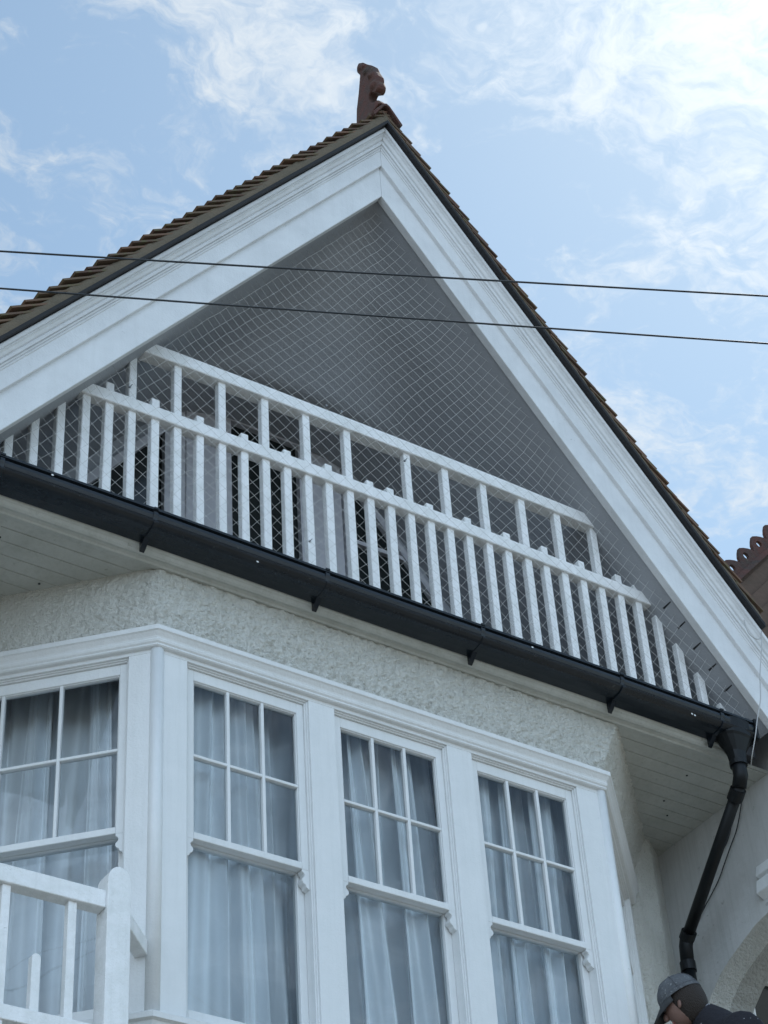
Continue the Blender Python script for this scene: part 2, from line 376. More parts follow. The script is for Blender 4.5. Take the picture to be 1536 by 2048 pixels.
def arc_strip(x0, x1, d0, d1):
    n = len(arch); rg0 = []; rg1 = []
    for i, (y, z) in enumerate(arch):
        a = Vector(arch[max(0, i-1)]); c = Vector(arch[min(n-1, i+1)]); t = (c-a).normalized(); nn = Vector((-t.y, t.x))
        if nn.y < 0: nn = -nn
        # smooth outward growth of the curve
        rg0.append((x0, y+nn.x*d0, z+nn.y*d0)); rg1.append((x1, y+nn.x*d1, z+nn.y*d1))
    b.add(rg0+rg1, [(i, i+1, n+i+1, n+i) for i in range(n-1)])
arc_strip(XW, XW+.13, 0, -.035)
H(b, 'arch_reveal', ARCHM, recalc=False, smooth=True)['label'] = 'pale roughcast underside of the arch'

# --- soffit boards (grooves along X)
b = MB(); y = 7.485; prof = []
ys = []
while y < 8.75:
    ys.append(y); y += .098
pts = [(7.455, 8.474)]
for y in ys: pts += [(y-.0035, 8.474), (y-.002, 8.479), (y+.002, 8.479), (y+.0035, 8.474)]
pts.append((8.75, 8.474))
b.rings([[(2.4, y, z) for y, z in pts], [(7.97, y, z) for y, z in pts]], closed=False)
b.cur = 1
for (x, y) in [(7.55, 7.72), (7.60, 8.00), (7.72, 8.12), (3.12, 7.66), (3.45, 7.9)]:
    b.tube([(x, y, 8.4735), (x, y, 8.470)], .007, 6)
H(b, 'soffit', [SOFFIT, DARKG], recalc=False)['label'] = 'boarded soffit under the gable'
# cove between wall and soffit on right
# --- eaves moulding and fascia under the gutter
b = MB()
prof = [(7.512, 8.468), (7.478, 8.462), (7.470, 8.470), (7.452, 8.474), (7.438, 8.470), (7.424, 8.476), (7.416, 8.490), (7.404, 8.496), (7.398, 8.506), (7.396, 8.62), (7.512, 8.62)]
b.rings([[(2.4, y, z) for y, z in prof], [(7.70, y, z) for y, z in prof]])
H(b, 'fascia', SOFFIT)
# --- cornice, sill
bay_sweep([(0, 7.965), (.020, 7.968), (.026, 7.974), (.022, 7.984), (.030, 7.992), (.034, 8.004), (.030, 8.010), (.034, 8.020), (.048, 8.040), (.056, 8.046), (.058, 8.070), (.050, 8.074), (.044, 8.082), (0.0, 8.092)], 'cornice', WHITE)
bay_sweep([(0, 5.86), (.012, 5.87), (.016, 5.90), (.034, 5.93), (.038, 5.945), (.060, 5.95), (.062, 5.975), (.05, 5.985), (-.09, 6.02), (-.09, 5.86)], 'window_sill', WHITE)

# --- windows
def frameT(origin, U, Nn):
    T = Matrix.Identity(4); U = Vector(U); Nn = Vector(Nn)
    for i in range(3): T[i][0] = U[i]; T[i][1] = Nn[i]; T[i][2] = (0, 0, 1)[i]; T[i][3] = origin[i]
    return T
T_F = frameT((0, YF, 0), (1, 0, 0), (0, 1, 0))
T_L = frameT((XL-.9, YB, 0), (s2, -s2, 0), (s2, s2, 0))       # u from 0 at back to 1.273 at corner
T_R = frameT((XR, YF, 0), (s2, s2, 0), (-s2, s2, 0))
ZS, ZT = 6.01, 7.945
def casing(T, u0, u1, ops, name='window_frame'):
    b = MB(); D = .13
    b.box(u0, u1, 0, D, ZT, 7.99, T)
    edges = [u0]+[e for o in ops for e in o]+[u1]
    for i in range(0, len(edges), 2): b.box(edges[i], edges[i+1], 0, D, ZS-.02, ZT, T)
    for (a, c) in ops:     # stepped reveal
        for d0, d1, w in ((.012, D, .007), (.022, D, .014)):
            b.box(a-.001, a+w, d0+.001*w, d1, ZS, ZT, T); b.box(c-w, c+.001, d0+.001*w, d1, ZS, ZT, T); b.box(a+w, c-w, d0+.001*w, d1, ZT-w, ZT+.001, T)
    return H(b, name, WHITE, bevel=.002)
def sash_window(T, a, c, label, ncol=3):
    w = empty('window', (0, 0, 0)); w.parent = house; fix(w); w['label'] = label
    a += .014; c -= .014; ys = .034; sw = .040
    zt = ZT-.014; zg = zt-.062; zm = 6.995; zb = 6.958
    b = MB(); d = .044
    b.box(a, a+sw, ys, ys+d, zb-.002, zt, T); b.box(c-sw, c, ys, ys+d, zb-.002, zt, T)
    b.box(a+sw, c-sw, ys, ys+d, zg, zt, T); b.box(a+sw, c-sw, ys-.002, ys+d, zb, zm, T)
    # narrow bead round the glass
    gu0, gu1 = a+sw, c-sw; bw = .006
    b.box(gu0, gu0+bw, ys+.006, ys+.036, zm, zg, T); b.box(gu1-bw, gu1, ys+.006, ys+.036, zm, zg, T); b.box(gu0+bw, gu1-bw, ys+.006, ys+.036, zg-bw, zg, T)
    bar = .0085
    for k in range(1, ncol):
        u = gu0+(gu1-gu0)*k/ncol
        b.box(u-bar, u+bar, ys+.004, ys+.036, zm, zg, T)
    for k in range(ncol):
        q0 = gu0+(gu1-gu0)*k/ncol+(bar if k else 0); q1 = gu0+(gu1-gu0)*(k+1)/ncol-(bar if k < ncol-1 else 0)
        b.box(q0, q1, ys+.004, ys+.036, 7.43-bar, 7.43+bar, T)
    sub(b, 'upper_sash', WHITE, w, bevel=.0025)
    b = MB(); y2 = ys+d+.006
    b.box(a, a+sw, y2, y2+d, ZS+.02, zm, T); b.box(c-sw, c, y2, y2+d, ZS+.02, zm, T)
    b.box(a+sw, c-sw, y2, y2+d, ZS+.02, ZS+.095, T); b.box(a+sw, c-sw, y2, y2+d, zb+.002, zm-.002, T)
    sub(b, 'lower_sash', WHITE, w, bevel=.0025)
    for nm, yy, z0, z1 in (('pane', ys+.024, zm-.002, zg+.002), ('pane', y2+.022, ZS+.09, zb+.004)):
        b = MB(); b.add([T @ Vector(p) for p in ((a+sw-.003, yy, z0), (c-sw+.003, yy, z0), (c-sw+.003, yy, z1), (a+sw-.003, yy, z1))], [(0, 1, 2, 3)])
        sub(b, nm, GLASS, w, recalc=False)
    # carved horns under the meeting rail
    pr_ = [(0, 0), (1, 0), (1, -.012), (.72, -.020), (.62, -.030), (.74, -.042), (.98, -.050), (1.0, -.064), (.86, -.074), (.55, -.082), (.45, -.095), (0, -.105)]
    for side in (0, 1):
        b = MB(); rg = []
        for yy in (ys+.001, ys+d-.001):
            rg.append([T @ Vector(((a + q*sw if side == 0 else c - q*sw), yy, zb+z)) for q, z in pr_])
        b.rings(rg); sub(b, 'horn', WHITE, w, bevel=.0015)
    return w
OPS = [(4.09, 4.79), (4.945, 5.643), (5.80, 6.497)]
casing(T_F, XL+.004, XR-.004, OPS)
for o, lb in zip(OPS, ('front sash window nearest the round corner post', 'middle front sash window', 'front sash window nearest the downpipe')): sash_window(T_F, *o, lb)
LL = .9*math.sqrt(2)
casing(T_L, .02, LL-.004, [(.115, LL-.145)]); sash_window(T_L, .115, LL-.145, 'side sash window on the left canted face')
casing(T_R, .004, LL-.02, [(.145, LL-.115)]); sash_window(T_R, .145, LL-.115, 'side sash window on the right canted face')
for x, s in ((XL, 1), (XR, -1)):
    b = MB(); b.tube([(x+s*.012, YF+.020, 5.97), (x+s*.012, YF+.020, 7.975)], .036, 20)
    H(b, 'corner_post', WHITE, smooth=True)
# interior room (closed box behind the curtains)
b = MB()
b.add([(2.6, 11, 5.4), (8, 11, 5.4), (8, 11, 8.44), (2.6, 11, 8.44)], [(0, 1, 2, 3)])
b.add([(2.2, 7.0, 8.44), (8, 7.62, 8.44), (8, 11, 8.44), (2.6, 11, 8.44)], [(0, 1, 2, 3)]); b.v[-4] = (XL-.8, YB, 8.44); b.v[-3] = (XR+.8, YB, 8.44)
b.add([(XL-.8, YB, 8.44), (XL+.1, YF+.15, 8.44), (XR-.1, YF+.15, 8.44), (XR+.8, YB, 8.44)], [(0, 1, 2, 3)])
b.add([(XL-.8, YB, 5.5), (XL+.1, YF+.15, 5.5), (XR-.1, YF+.15, 5.5), (XR+.8, YB, 5.5)], [(0, 1, 2, 3)])
b.add([(2.6, YB, 5.5), (8, YB, 5.5), (8, 11, 5.5), (2.6, 11, 5.5)], [(0, 1, 2, 3)])
b.add([(2.6, YB+.2, 5.5), (2.6, 11, 5.5), (2.6, 11, 8.44), (2.6, YB+.2, 8.44)], [(0, 1, 2, 3)])
b.add([(7.9, YB+.3, 5.5), (7.9, 11, 5.5), (7.9, 11, 8.44), (7.9, YB+.3, 8.44)], [(0, 1, 2, 3)])
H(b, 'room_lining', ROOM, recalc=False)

# --- curtains (each hangs behind its window: things of their own)
def curtain(T, a, c, seed, label, dens=1.0, gap=0.25, extra=()):
    rnd = random.Random(seed); b = MB(); nu = 150; nz = 44; z0, z1 = 5.95, 8.20; vs = []; ph = [rnd.uniform(0, 6.28) for _ in range(8)]
    sl = [rnd.uniform(-.22, .22) for _ in range(4)]
    for j in range(nz+1):
        z = z0+(z1-z0)*j/nz; v = (z1-z)/(z1-z0)
        for i in range(nu+1):
            u = a-.075+(c-a+.15)*i/nu
            x = (u-a)*dens
            f = .030*math.sin(x*38+ph[0]+sl[0]*22*v)*(1-.35*v)
            f += .040*math.sin(x*17+ph[1]+sl[1]*22*v+.8*math.sin(x*7+ph[2]))*(0.5+.6*v)
            f += .015*math.sin(x*71+ph[3]+sl[2]*30*v)*(1-.6*v)
            q = x*9+ph[4]+sl[3]*16*v; f += .045*(abs((q/3.14) % 2-1)*2-1)*v
            vs.append(T @ Vector((u+.012*math.sin(x*38+ph[6]), gap+f, z)))
    b.add(vs, [(j*(nu+1)+i, j*(nu+1)+i+1, (j+1)*(nu+1)+i+1, (j+1)*(nu+1)+i) for j in range(nz) for i in range(nu)])
    # gathered panels of the same cloth hanging in front, their edges falling aslant
    W = c-a
    for (f0, f1, g0, g1, dy) in extra:
        vs = []
        for j in range(nz+1):
            z = z0+(z1-z0)*j/nz; v = (z1-z)/(z1-z0)
            for i in range(61):
                t = i/60; u = a+W*((f0+(g0-f0)*v)*(1-t)+(f1+(g1-f1)*v)*t)
                ff = .022*math.sin(t*9+ph[5]+1.5*v)+.010*math.sin(t*17+ph[2]-2*v)
                vs.append(T @ Vector((u, gap-dy+ff, z)))
        b.add(vs, [(j*61+i, j*61+i+1, (j+1)*61+i+1, (j+1)*61+i) for j in range(nz) for i in range(60)])
    o = b.build('curtain', CURT, recalc=False, smooth=True)
    tag(o, label, 'curtain', 'sheer curtains in the bay windows'); return o
curtain(T_F, 4.09, 4.79, 3, 'sheer white curtain behind the front window beside the round corner post', extra=((.22, .42, -.05, .42, .09), (.50, .66, .46, .74, .08), (.0, .12, .02, .10, .10)))
curtain(T_F, 4.945, 5.643, 11, 'sheer white curtain behind the middle front window', extra=((.22, .34, .26, .62, .09), (.08, .16, -.02, .16, .08), (.62, .80, .66, .98, .08)))
curtain(T_F, 5.80, 6.497, 23, 'sheer white curtain behind the front window nearest the black downpipe', extra=((.05, .30, .10, .24, .09), (.42, .50, .30, .52, .08), (.70, .90, .62, .84, .08)))
curtain(T_L, .115, LL-.145, 31, 'sheer curtain behind the left canted window above the lower balcony rail', .8, .34, ((.40, .52, .30, .55, .07), (.72, .82, .70, .90, .07)))
curtain(T_R, .145, LL-.115, 37, 'sheer curtain behind the right canted window facing the downpipe', .8)

# --- balcony: floor, back wall, lining
b = MB(); b.box(2.75, 7.85, 7.43, 8.80, 8.52, 8.60); H(b, 'balcony_floor', LEAD)
b = MB(); YR = 8.70
PL = 7.266
def slope_slab(b, s, p0, p1, y0, y1, dxe, dxs=0):
    rg = []
    for y in (y0, y1):
        rg.append([gp(s, p0, t_at_x(p0, dxs), y), gp(s, p1, t_at_x(p1, dxs), y), gp(s, p1, t_at_x(p1, dxe), y), gp(s, p0, t_at_x(p0, dxe), y)])
    b.rings(rg)
# plastered underside: two slopes and the raking ceiling towards the back, rounded into each other
def lining_z(x, y):
    ax = math.sqrt(x*x+.0036*max(0, min(1, (y-7.26)/.35))); zs = (PL-ax*ST)/CT
    zr = 12.02-(y-7.2505)*1.10; zr = max(zr, 10.95)
    k = .03+.15*max(0, min(1, (y-7.26)/.40)); m_ = min(zs, zr); return m_-k*math.log(math.exp(-(zs-m_)/k)+math.exp(-(zr-m_)/k))
NX, NY = 140, 34; vs = []
for j in range(NY+1):
    y = 7.2505+(YR+.03-7.2505)*j/NY
    for i in range(NX+1):
        x = -2.52+5.04*i/NX; vs.append((XC+x, y, lining_z(x, y)))
b.add(vs, [(j*(NX+1)+i, j*(NX+1)+i+1, (j+1)*(NX+1)+i+1, (j+1)*(NX+1)+i) for j in range(NY) for i in range(NX)])
b.cur = 1
for (dx) in (1.93, 2.02, 2.115, 2.21, 2.305):   # open joints near the foot of the right slope
    t = t_at_x(PL, dx)
    rg = [[gp(1, PL-.0015, t, y), gp(1, PL+.02, t, y), gp(1, PL+.02, t+.007+.003*k, y), gp(1, PL-.0015, t+.007+.003*k, y)] for k, y in enumerate((7.275, 7.31, 7.345))]
    b.rings(rg)
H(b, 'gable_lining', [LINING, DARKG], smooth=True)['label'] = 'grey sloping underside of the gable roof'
# back wall with openings left as panes in front
b = MB()
def tri_z(dx, p): return (p-abs(dx)*ST)/CT
b.add([(XC-2.45, YR, 8.6), (XC+2.45, YR, 8.6), (XC+2.45, YR, tri_z(2.45, PL+.01)), (XC, YR, tri_z(0, PL+.01)), (XC-2.45, YR, tri_z(2.45, PL+.01))], [(0, 1, 2, 3, 4)])
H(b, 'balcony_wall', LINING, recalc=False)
DG = mat('dark glass', (.012, .016, .016), .12, spec=.5)
def poly_frame(b, pts, w, y0, y1):
    n = len(pts); P = [Vector((p[0], p[1])) for p in pts]; c = sum(P, Vector((0, 0)))/n; inn = []
    for i in range(n):
        a, q, d = P[i-1], P[i], P[(i+1) % n]; e1 = (q-a).normalized(); e2 = (d-q).normalized()
        n1 = Vector((-e1.y, e1.x)); n2 = Vector((-e2.y, e2.x)); bi = (n1+n2); k = w/max(.2, (1+n1.dot(n2)))
        inn.append(q+bi*k)
    if (inn[0]-c).length > (P[0]-c).length: inn = [2*P[i]-inn[i] for i in range(n)]
    vs = [(p.x, y, p.y) for y in (y0, y1) for p in P]+[(p.x, y, p.y) for y in (y0, y1) for p in inn]
    fs = []
    for i in range(n):
        j = (i+1) % n
        fs += [(i, j, 2*n+j, 2*n+i), (i, n+i, n+j, j), (2*n+i, 2*n+j, 3*n+j, 3*n+i)]
    b.add(vs, fs); return [(p.x, p.y) for p in inn]
def rwin(pts, name, label, w=.05, rail=None):
    b = MB(); inn = poly_frame(b, pts, w, YR-.06, YR-.005)
    if rail:
        for z, xa, xb in rail: b.box(xa, xb, YR-.05, YR-.012, z-.015, z+.015)
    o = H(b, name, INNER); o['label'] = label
    b = MB(); b.add([(x, YR-.02, z) for x, z in inn], [tuple(range(len(inn)))]); sub(b, 'pane', DG, o, recalc=False)
    return o
zr = lambda x, off=.10: tri_z(x-XC, PL-off)
rwin([(4.00, 8.75), (4.60, 8.75), (4.60, zr(4.60)), (4.00, zr(4.00))], 'raked_window', 'raked window left of the balcony door', rail=[(9.30, 4.05, 4.55)])
rwin([(5.86, 8.75), (6.58, 8.75), (6.58, zr(6.58)), (5.86, zr(5.86))], 'raked_window', 'raked window right of the balcony door', rail=[(9.20, 5.9, 6.53), (10.3, 5.9, 6.4)])
d = rwin([(4.97, 8.62), (5.57, 8.62), (5.57, 10.98), (4.97, 10.98)], 'balcony_door', 'glazed balcony door with dark panes', rail=[(9.25, 5.02, 5.52)])
b = MB(); b.tube([(5.50, YR-.06, 9.7), (5.50, YR-.10, 9.7), (5.42, YR-.10, 9.7)], .008, 8); sub(b, 'handle', STEEL, d)
b = MB()
b.box(4.62, 4.955, YR-.045, YR, 8.6, 10.98); b.box(5.585, 5.845, YR-.045, YR, 8.6, 10.98)
b.box(4.60, 6.0, YR-.05, YR, 11.00, 11.19); b.box(4.70, 4.715, YR-.055, YR-.04, 8.6, 10.97); b.box(4.93, 4.945, YR-.06, YR-.045, 8.6, 10.97)
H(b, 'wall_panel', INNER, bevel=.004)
b = MB(); b.box(4.66, 5.52, YR-.052, YR-.002, 11.192, 11.232); H(b, 'shadow_gap', DARKG)  # solid dark strip painted in for the shade of the slot above the header

# --- bargeboards
prof = [(7.19, 7.25), (7.19, 7.203), (7.193, 7.20), (7.342, 7.20), (7.345, 7.178), (7.348, 7.175), (7.432, 7.175), (7.436, 7.169), (7.444, 7.166), (7.448, 7.170), (7.452, 7.162), (7.460, 7.158), (7.464, 7.163), (7.468, 7.150), (7.486, 7.146), (7.492, 7.150),
        (7.498, 7.138), (7.515, 7.128), (7.524, 7.116), (7.530, 7.118), (7.534, 7.104), (7.556, 7.100), (7.562, 7.104), (7.562, 7.25)]
def remap(p):
    ks = [(7.19, 7.255), (7.345, 7.420), (7.432, 7.506), (7.562, 7.606)]
    for (a, x), (c, y) in zip(ks, ks[1:]):
        if p <= c: return x+(y-x)*(p-a)/(c-a)
    return p+.044
prof = [(remap(p), y) for p, y in prof]
for s in (-1, 1):
    b = MB(); rg = []
    K = 30
    for k in range(K+1):
        rg.append([gp(s, p, t_at_x(p, .0012+2.98*k/K), y) for p, y in prof])
    b.rings(rg)
    o = H(b, 'bargeboard', WORNW)
    o['label'] = 'left bargeboard of the gable' if s < 0 else 'right bargeboard of the gable'
# roof slab
b = MB()
for s in (-1, 1): slope_slab(b, s, 7.37, 7.609, 7.255, 12.5, 3.02 if s < 0 else 2.5)
H(b, 'roof_deck', DARKG)
# verge undercloak and mortar
b = MB()
for s in (-1, 1):
    K = 46; dxe = 3.02 if s < 0 else 2.47; rg = []
    for k in range(K+1):
        j = .004*noise.noise(Vector((k*.9, s*5, 0)))
        rg.append([gp(s, p, t_at_x(p, dxe*k/K), y) for p, y in ((7.610, 7.30), (7.610+j*.6, 7.066), (7.626, 7.064), (7.626, 7.30))])
    b.rings(rg)
H(b, 'undercloak', SLATE)
b = MB()
for s in (-1, 1):
    K = 160; dxe = 3.02 if s < 0 else 2.47; rg = []
    for k in range(K+1):
        q = Vector((k*.35, s*9, 2)); j = .006*noise.noise(q); j2 = .010*noise.noise(q*1.7+Vector((4, 0, 0)))
        rg.append([gp(s, p, t_at_x(p, dxe*k/K), y) for p, y in ((7.627, 7.30), (7.627, 7.072+j*.4), (7.648, 7.078+j), (7.682+j2, 7.094+j), (7.694+j2, 7.11), (7.694, 7.30))])
    b.rings(rg)
H(b, 'verge_mortar', MORTAR)
# tiles, course by course
def build_tiles():
    me_v = []; me_f = []; shade = []
    rnd = random.Random(5); G = .107; LT = .235; TK = .013
    for s in (-1, 1):
        tmin = t_at_x(7.72, 0); tmax = t_at_x(7.70, 3.0 if s < 0 else 2.44); nC = int((tmax-tmin)/G)+1
        for c in range(nC):
            tt = tmin+.10+c*G+rnd.uniform(-.004, .004)                # tail of the course
            y = 7.088+rnd.uniform(-.008, .006); k = 0
            while y < (9.6 if k else 99):
                w = (.165 if k or c % 2 else .2475)-.003
                lift = rnd.uniform(-.003, .003); dt = rnd.uniform(-.009, .009)
                # the verge tiles are bedded up so their tails kick
                kick = (.010 if s < 0 else .002) if k == 0 else 0; kick += rnd.uniform(-.004, .004) if k == 0 else 0
                dip = .022*math.exp(-(tt-tmin)/.7)
                pt = 7.706+.012+lift+kick-dip; ph = 7.706-((.060 if s < 0 else .036) if k == 0 else .030)+lift-dip
                ta = tt+dt; tb = ta-LT
                tb = max(tb, t_at_x(pt, 0))
                f = (ta-tb)/LT; phh = pt-(pt-ph)*f
                base = len(me_v)
                for yy in (y, y+w):
                    for (p, t) in ((phh, tb), (pt, ta), (pt+TK, ta), (phh+TK, tb)):
                        me_v.append(gp(s, p, t, yy))
                me_f += [tuple(base+i for i in q) for q in ((0, 1, 2, 3), (7, 6, 5, 4), (0, 4, 5, 1), (1, 5, 6, 2), (2, 6, 7, 3), (3, 7, 4, 0))]
                shade += [rnd.random()]*6
                y += w+.003; k += 1
        # the rest of each course as one long strip
        for c in range(nC):
            tt = tmin+.10+c*G; base = len(me_v)
            for yy in (9.6, 12.5):
                for (p, t) in ((7.676, max(tt-LT, tmin)), (7.716, tt), (7.729, tt), (7.689, max(tt-LT, tmin))): me_v.append(gp(s, p, t, yy))
            me_f += [tuple(base+i for i in q) for q in ((0, 1, 2, 3), (7, 6, 5, 4), (0, 4, 5, 1), (1, 5, 6, 2), (2, 6, 7, 3), (3, 7, 4, 0))]
            shade += [.5]*6
    me = bpy.data.meshes.new('roof'); me.from_pydata([tuple(v) for v in me_v], [], me_f); me.materials.append(TILE)
    a = me.attributes.new('shade', 'FLOAT', 'FACE'); a.data.foreach_set('value', shade)
    bb = bmesh.new(); bb.from_mesh(me); bmesh.ops.recalc_face_normals(bb, faces=bb.faces); bb.to_mesh(me); bb.free()
    o = bpy.data.objects.new('roof', me); col.objects.link(o); o.parent = house; fix(o); return o
roof = build_tiles(); roof['label'] = 'steep brown clay tiled gable roof'
# ridge tiles
y = 7.06; i = 0
while y < 12.4:
    b = MB(); z = 12.578
    pr2 = []
    for dx, dz in ((-.115, -.150), (-.06, -.066), (-.022, -.012), (0, 0), (.022, -.012), (.06, -.066), (.115, -.150)): pr2.append((dx, dz))
    up_ = .012 if i % 2 else 0
    rg = []
    for yy in (y, y+.298):
        rg.append([(XC+dx, yy, z+dz) for dx, dz in pr2]+[(XC+dx*.86, yy, z+dz-.022) for dx, dz in reversed(pr2)])
    b.rings(rg); sub(b, 'ridge_tile', TERRA, roof, bevel=.003); y += .302; i += 1
# finial
fin = [(7.44, 12.60), (7.41, 12.81), (7.363, 12.94), (7.299, 13.102), (7.336, 13.177), (7.332, 13.215), (7.306, 13.232), (7.251, 13.187), (7.2, 13.113), (7.156, 13.06), (7.125, 12.991), (7.078, 12.89), (7.083, 12.842), (7.065, 12.786), (7.077, 12.759), (7.112, 12.748), (7.151, 12.779), (7.182, 12.808), (7.207, 12.795), (7.213, 12.761), (7.201, 12.712), (7.175, 12.684), (7.144, 12.672), (7.10, 12.655), (7.07, 12.60)]
b = MB(); rg = []
for dx, k in ((-.045, .72), (-.03, .97), (0, 1), (.03, .97), (.045, .72)):
    cyy = sum(p[0] for p in fin)/len(fin)
    rg.append([(XC+dx*.75, cyy-.005+(yy-cyy)*(.98 if z > 13.0 else .82)*(1-(1-k)*.35), z) for yy, z in fin])
b.rings(rg)
def blob(b, c, r, sq=(1, 1, 1), n=14):
    rg = []
    for i in range(1, n):
        th = math.pi*i/n; rg.append([(c[0]+r*sq[0]*math.sin(th)*math.cos(2*math.pi*k/n), c[1]+r*sq[1]*math.sin(th)*math.sin(2*math.pi*k/n), c[2]+r*sq[2]*math.cos(th)) for k in range(n)])
    b.rings(rg)
blob(b, (XC, 7.145, 12.83), .052, (1.15, .95, 1.0)); blob(b, (XC, 7.275, 13.16), .045, (1.2, .9, .9)); blob(b, (XC, 7.165, 12.955), .045, (1.3, .8, .8)); blob(b, (XC, 7.215, 13.05), .045, (1.25, .8, .8)); blob(b, (XC, 7.235, 13.13), .035, (1.5, .8, .8))
fo = sub(b, 'finial', TERRA, roof)
fo['label'] = 'weathered terracotta scroll finial on the gable ridge'
rm = fo.modifiers.new('remesh', 'REMESH'); rm.mode = 'VOXEL'; rm.voxel_size = .006; rm.use_smooth_shade = True
smm = fo.modifiers.new('smooth', 'SMOOTH'); smm.iterations = 2

# --- balustrade of the gable balcony
bal = empty('balustrade', (0, 0, 0)); bal.parent = house; fix(bal); bal['label'] = 'white two-rail balustrade inside the gable'
def camber(x): return .022*(1-((x-XC)/1.75)**2)-.008
def rail(z0, z1, y0, y1, name):
    b = MB(); zc_ = (z0+z1)/2; dx = (PL-zc_*CT)/ST+.10; rg = []
    for k in range(25):
        x = XC-dx+2*dx*k/24; c = camber(x); j = .0025*noise.noise(Vector((x*3, z0, 0)))
        rg.append([(x, y0, z0+c), (x, y0, z1+c+j), (x, y0+.012, z1+.006+c+j), (x, y1, z1+.006+c+j), (x, y1, z0+c)])
    b.rings(rg); return sub(b, name, RAILW, bal, bevel=.004)
rail(9.862, 9.948, 7.398, 7.478, 'top_rail'); rail(9.405, 9.485, 7.400, 7.470, 'mid_rail')
tall = {2, 4, 6, 8, 10, 12, 15, 17, 19, 21, 23, 25, 27}
for k in range(-4, 32):
    x = 3.441+k*.136; w = .0235+random.uniform(-.001, .001)
    zl = tri_z(abs(x-XC)-w, PL)+.02; tl = (k in tall)
    x += random.uniform(-.003, .003); lean = random.uniform(-.004, .004)
    zt = min((9.87+camber(x)) if tl else (9.555+random.uniform(-.008, .008)), zl)
    if zt < 8.68: continue
    b = MB(); y0, y1 = 7.418, 7.463; rg = []
    for q in range(7):
        z = 8.60+(zt-8.60)*q/6; j = .0018*noise.noise(Vector((x*9, z*4, 1))); rg.append([(x-w+j+lean*q/6, y0, z), (x+w+j+lean*q/6, y0, z), (x+w+j+lean*q/6, y1, z), (x-w+j+lean*q/6, y1, z)])
    b.rings(rg); sub(b, 'baluster', RAILW, bal, bevel=.004)
for px_, py_ in ((263, 770), (623, 1079), (813, 918), (652, 812), (682, 824)):
    d_ = r2*((px_-768)/FPX) - u2*((py_-1024)/FPX) + fwd; q_ = CAM+d_*((7.398-CAM.y)/d_.y)
    yb = 7.416 if px_ in (263, 623, 813) else 7.396
    b = MB(); b.tube([(q_.x, yb+.004, q_.z), (q_.x, yb-.006, q_.z)], .0065, 10); b.tube([(q_.x, yb-.004, q_.z), (q_.x+.004, yb-.020, q_.z+.006)], .0022, 6)
    sub(b, 'screw_eye', STEEL, bal)

# --- gutter
b = MB()
gpz = [(7.392, 8.618), (7.300, 8.618), (7.262, 8.622), (7.252, 8.620), (7.249, 8.611), (7.256, 8.604), (7.250, 8.596), (7.246, 8.580), (7.250, 8.562), (7.262, 8.548), (7.263, 8.538), (7.258, 8.530), (7.262, 8.520), (7.275, 8.512), (7.300, 8.506), (7.392, 8.500)]
# open trough: outer skin and inner skin
inner = [(7.384, 8.612), (7.384, 8.512), (7.30, 8.516), (7.272, 8.530), (7.262, 8.56), (7.262, 8.606)]
outer = [(7.395, 8.618), (7.395, 8.498), (7.340, 8.499), (7.300, 8.503), (7.276, 8.508), (7.262, 8.514), (7.248, 8.524), (7.243, 8.533), (7.247, 8.541), (7.262, 8.546), (7.256, 8.556), (7.250, 8.572), (7.252, 8.590), (7.262, 8.602), (7.247, 8.606), (7.246, 8.619), (7.262, 8.620)]
ring = outer+list(reversed(inner))
rg = []
for k in range(13):
    x = 2.30+(7.70-2.30)*k/12; dz = .004*math.sin(x*2.1)
    rg.append([(x, y, z+dz) for y, z in ring])
b.rings(rg)
b.cur = 1
for x_, z_ in ((4.36, 8.512), (7.24, 8.512), (7.22, 8.516), (3.2, 8.60), (6.1, 8.585)):
    blob_ = [(x_+.008*math.cos(a), 7.2415+(.012 if z_ < 8.55 else .006), z_+.006*math.sin(a)) for a in (0, 1.2, 2.5, 3.8, 5.0)]
    b.add(blob_, [(0, 1, 2, 3, 4)])
gut = H(b, 'gutter', [BLACK, WHITE], smooth=False); gut['label'] = 'long black ogee gutter across the gable foot'
for x in (2.936, 3.772, 4.782, 5.771, 6.726, 7.455):
    b = MB(); rg = []
    for xx in (x-.013, x+.013): rg.append([(xx, y+(-.006 if y < 7.35 else 0), z+(-.006 if z < 8.55 else .006)) for y, z in outer[1:]]+[(xx, 7.30, 8.628), (xx, 7.30, 8.615), (xx, 7.395, 8.55)])
    b.rings(rg)
    rg = [[(xx, 7.396, 8.44), (xx, 7.396, 8.50), (xx, 7.33, 8.50), (xx, 7.375, 8.455)] for xx in (x-.016, x+.012)]
    b.rings(rg)
    sub(b, 'bracket', BLACK, gut, bevel=.002)
b = MB()
# running outlet box with funnel
def sqring(cx, cy_, z, hx, hy, n=16):
    r = []
    for k in range(n):
        a = 2*math.pi*(k+.5)/n; ca, sa = math.cos(a), math.sin(a); m_ = max(abs(ca), abs(sa)); e = .55
        r.append((cx+hx*(ca*(1-e)+ca/m_*e*.9), cy_+hy*(sa*(1-e)+sa/m_*e*.9), z))
    return r
PX, PY = 7.585, 7.325
b.rings([sqring(PX, PY+.0, 8.60, .115, .088), sqring(PX, PY, 8.50, .115, .086), sqring(PX, PY, 8.485, .105, .078), sqring(PX, PY, 8.40, .058, .05), sqring(PX, PY, 8.33, .046, .046)])
b.box(7.695, 7.712, 7.238, 7.40, 8.492, 8.632)
sub(b, 'outlet', PIPEB, gut, bevel=.002)
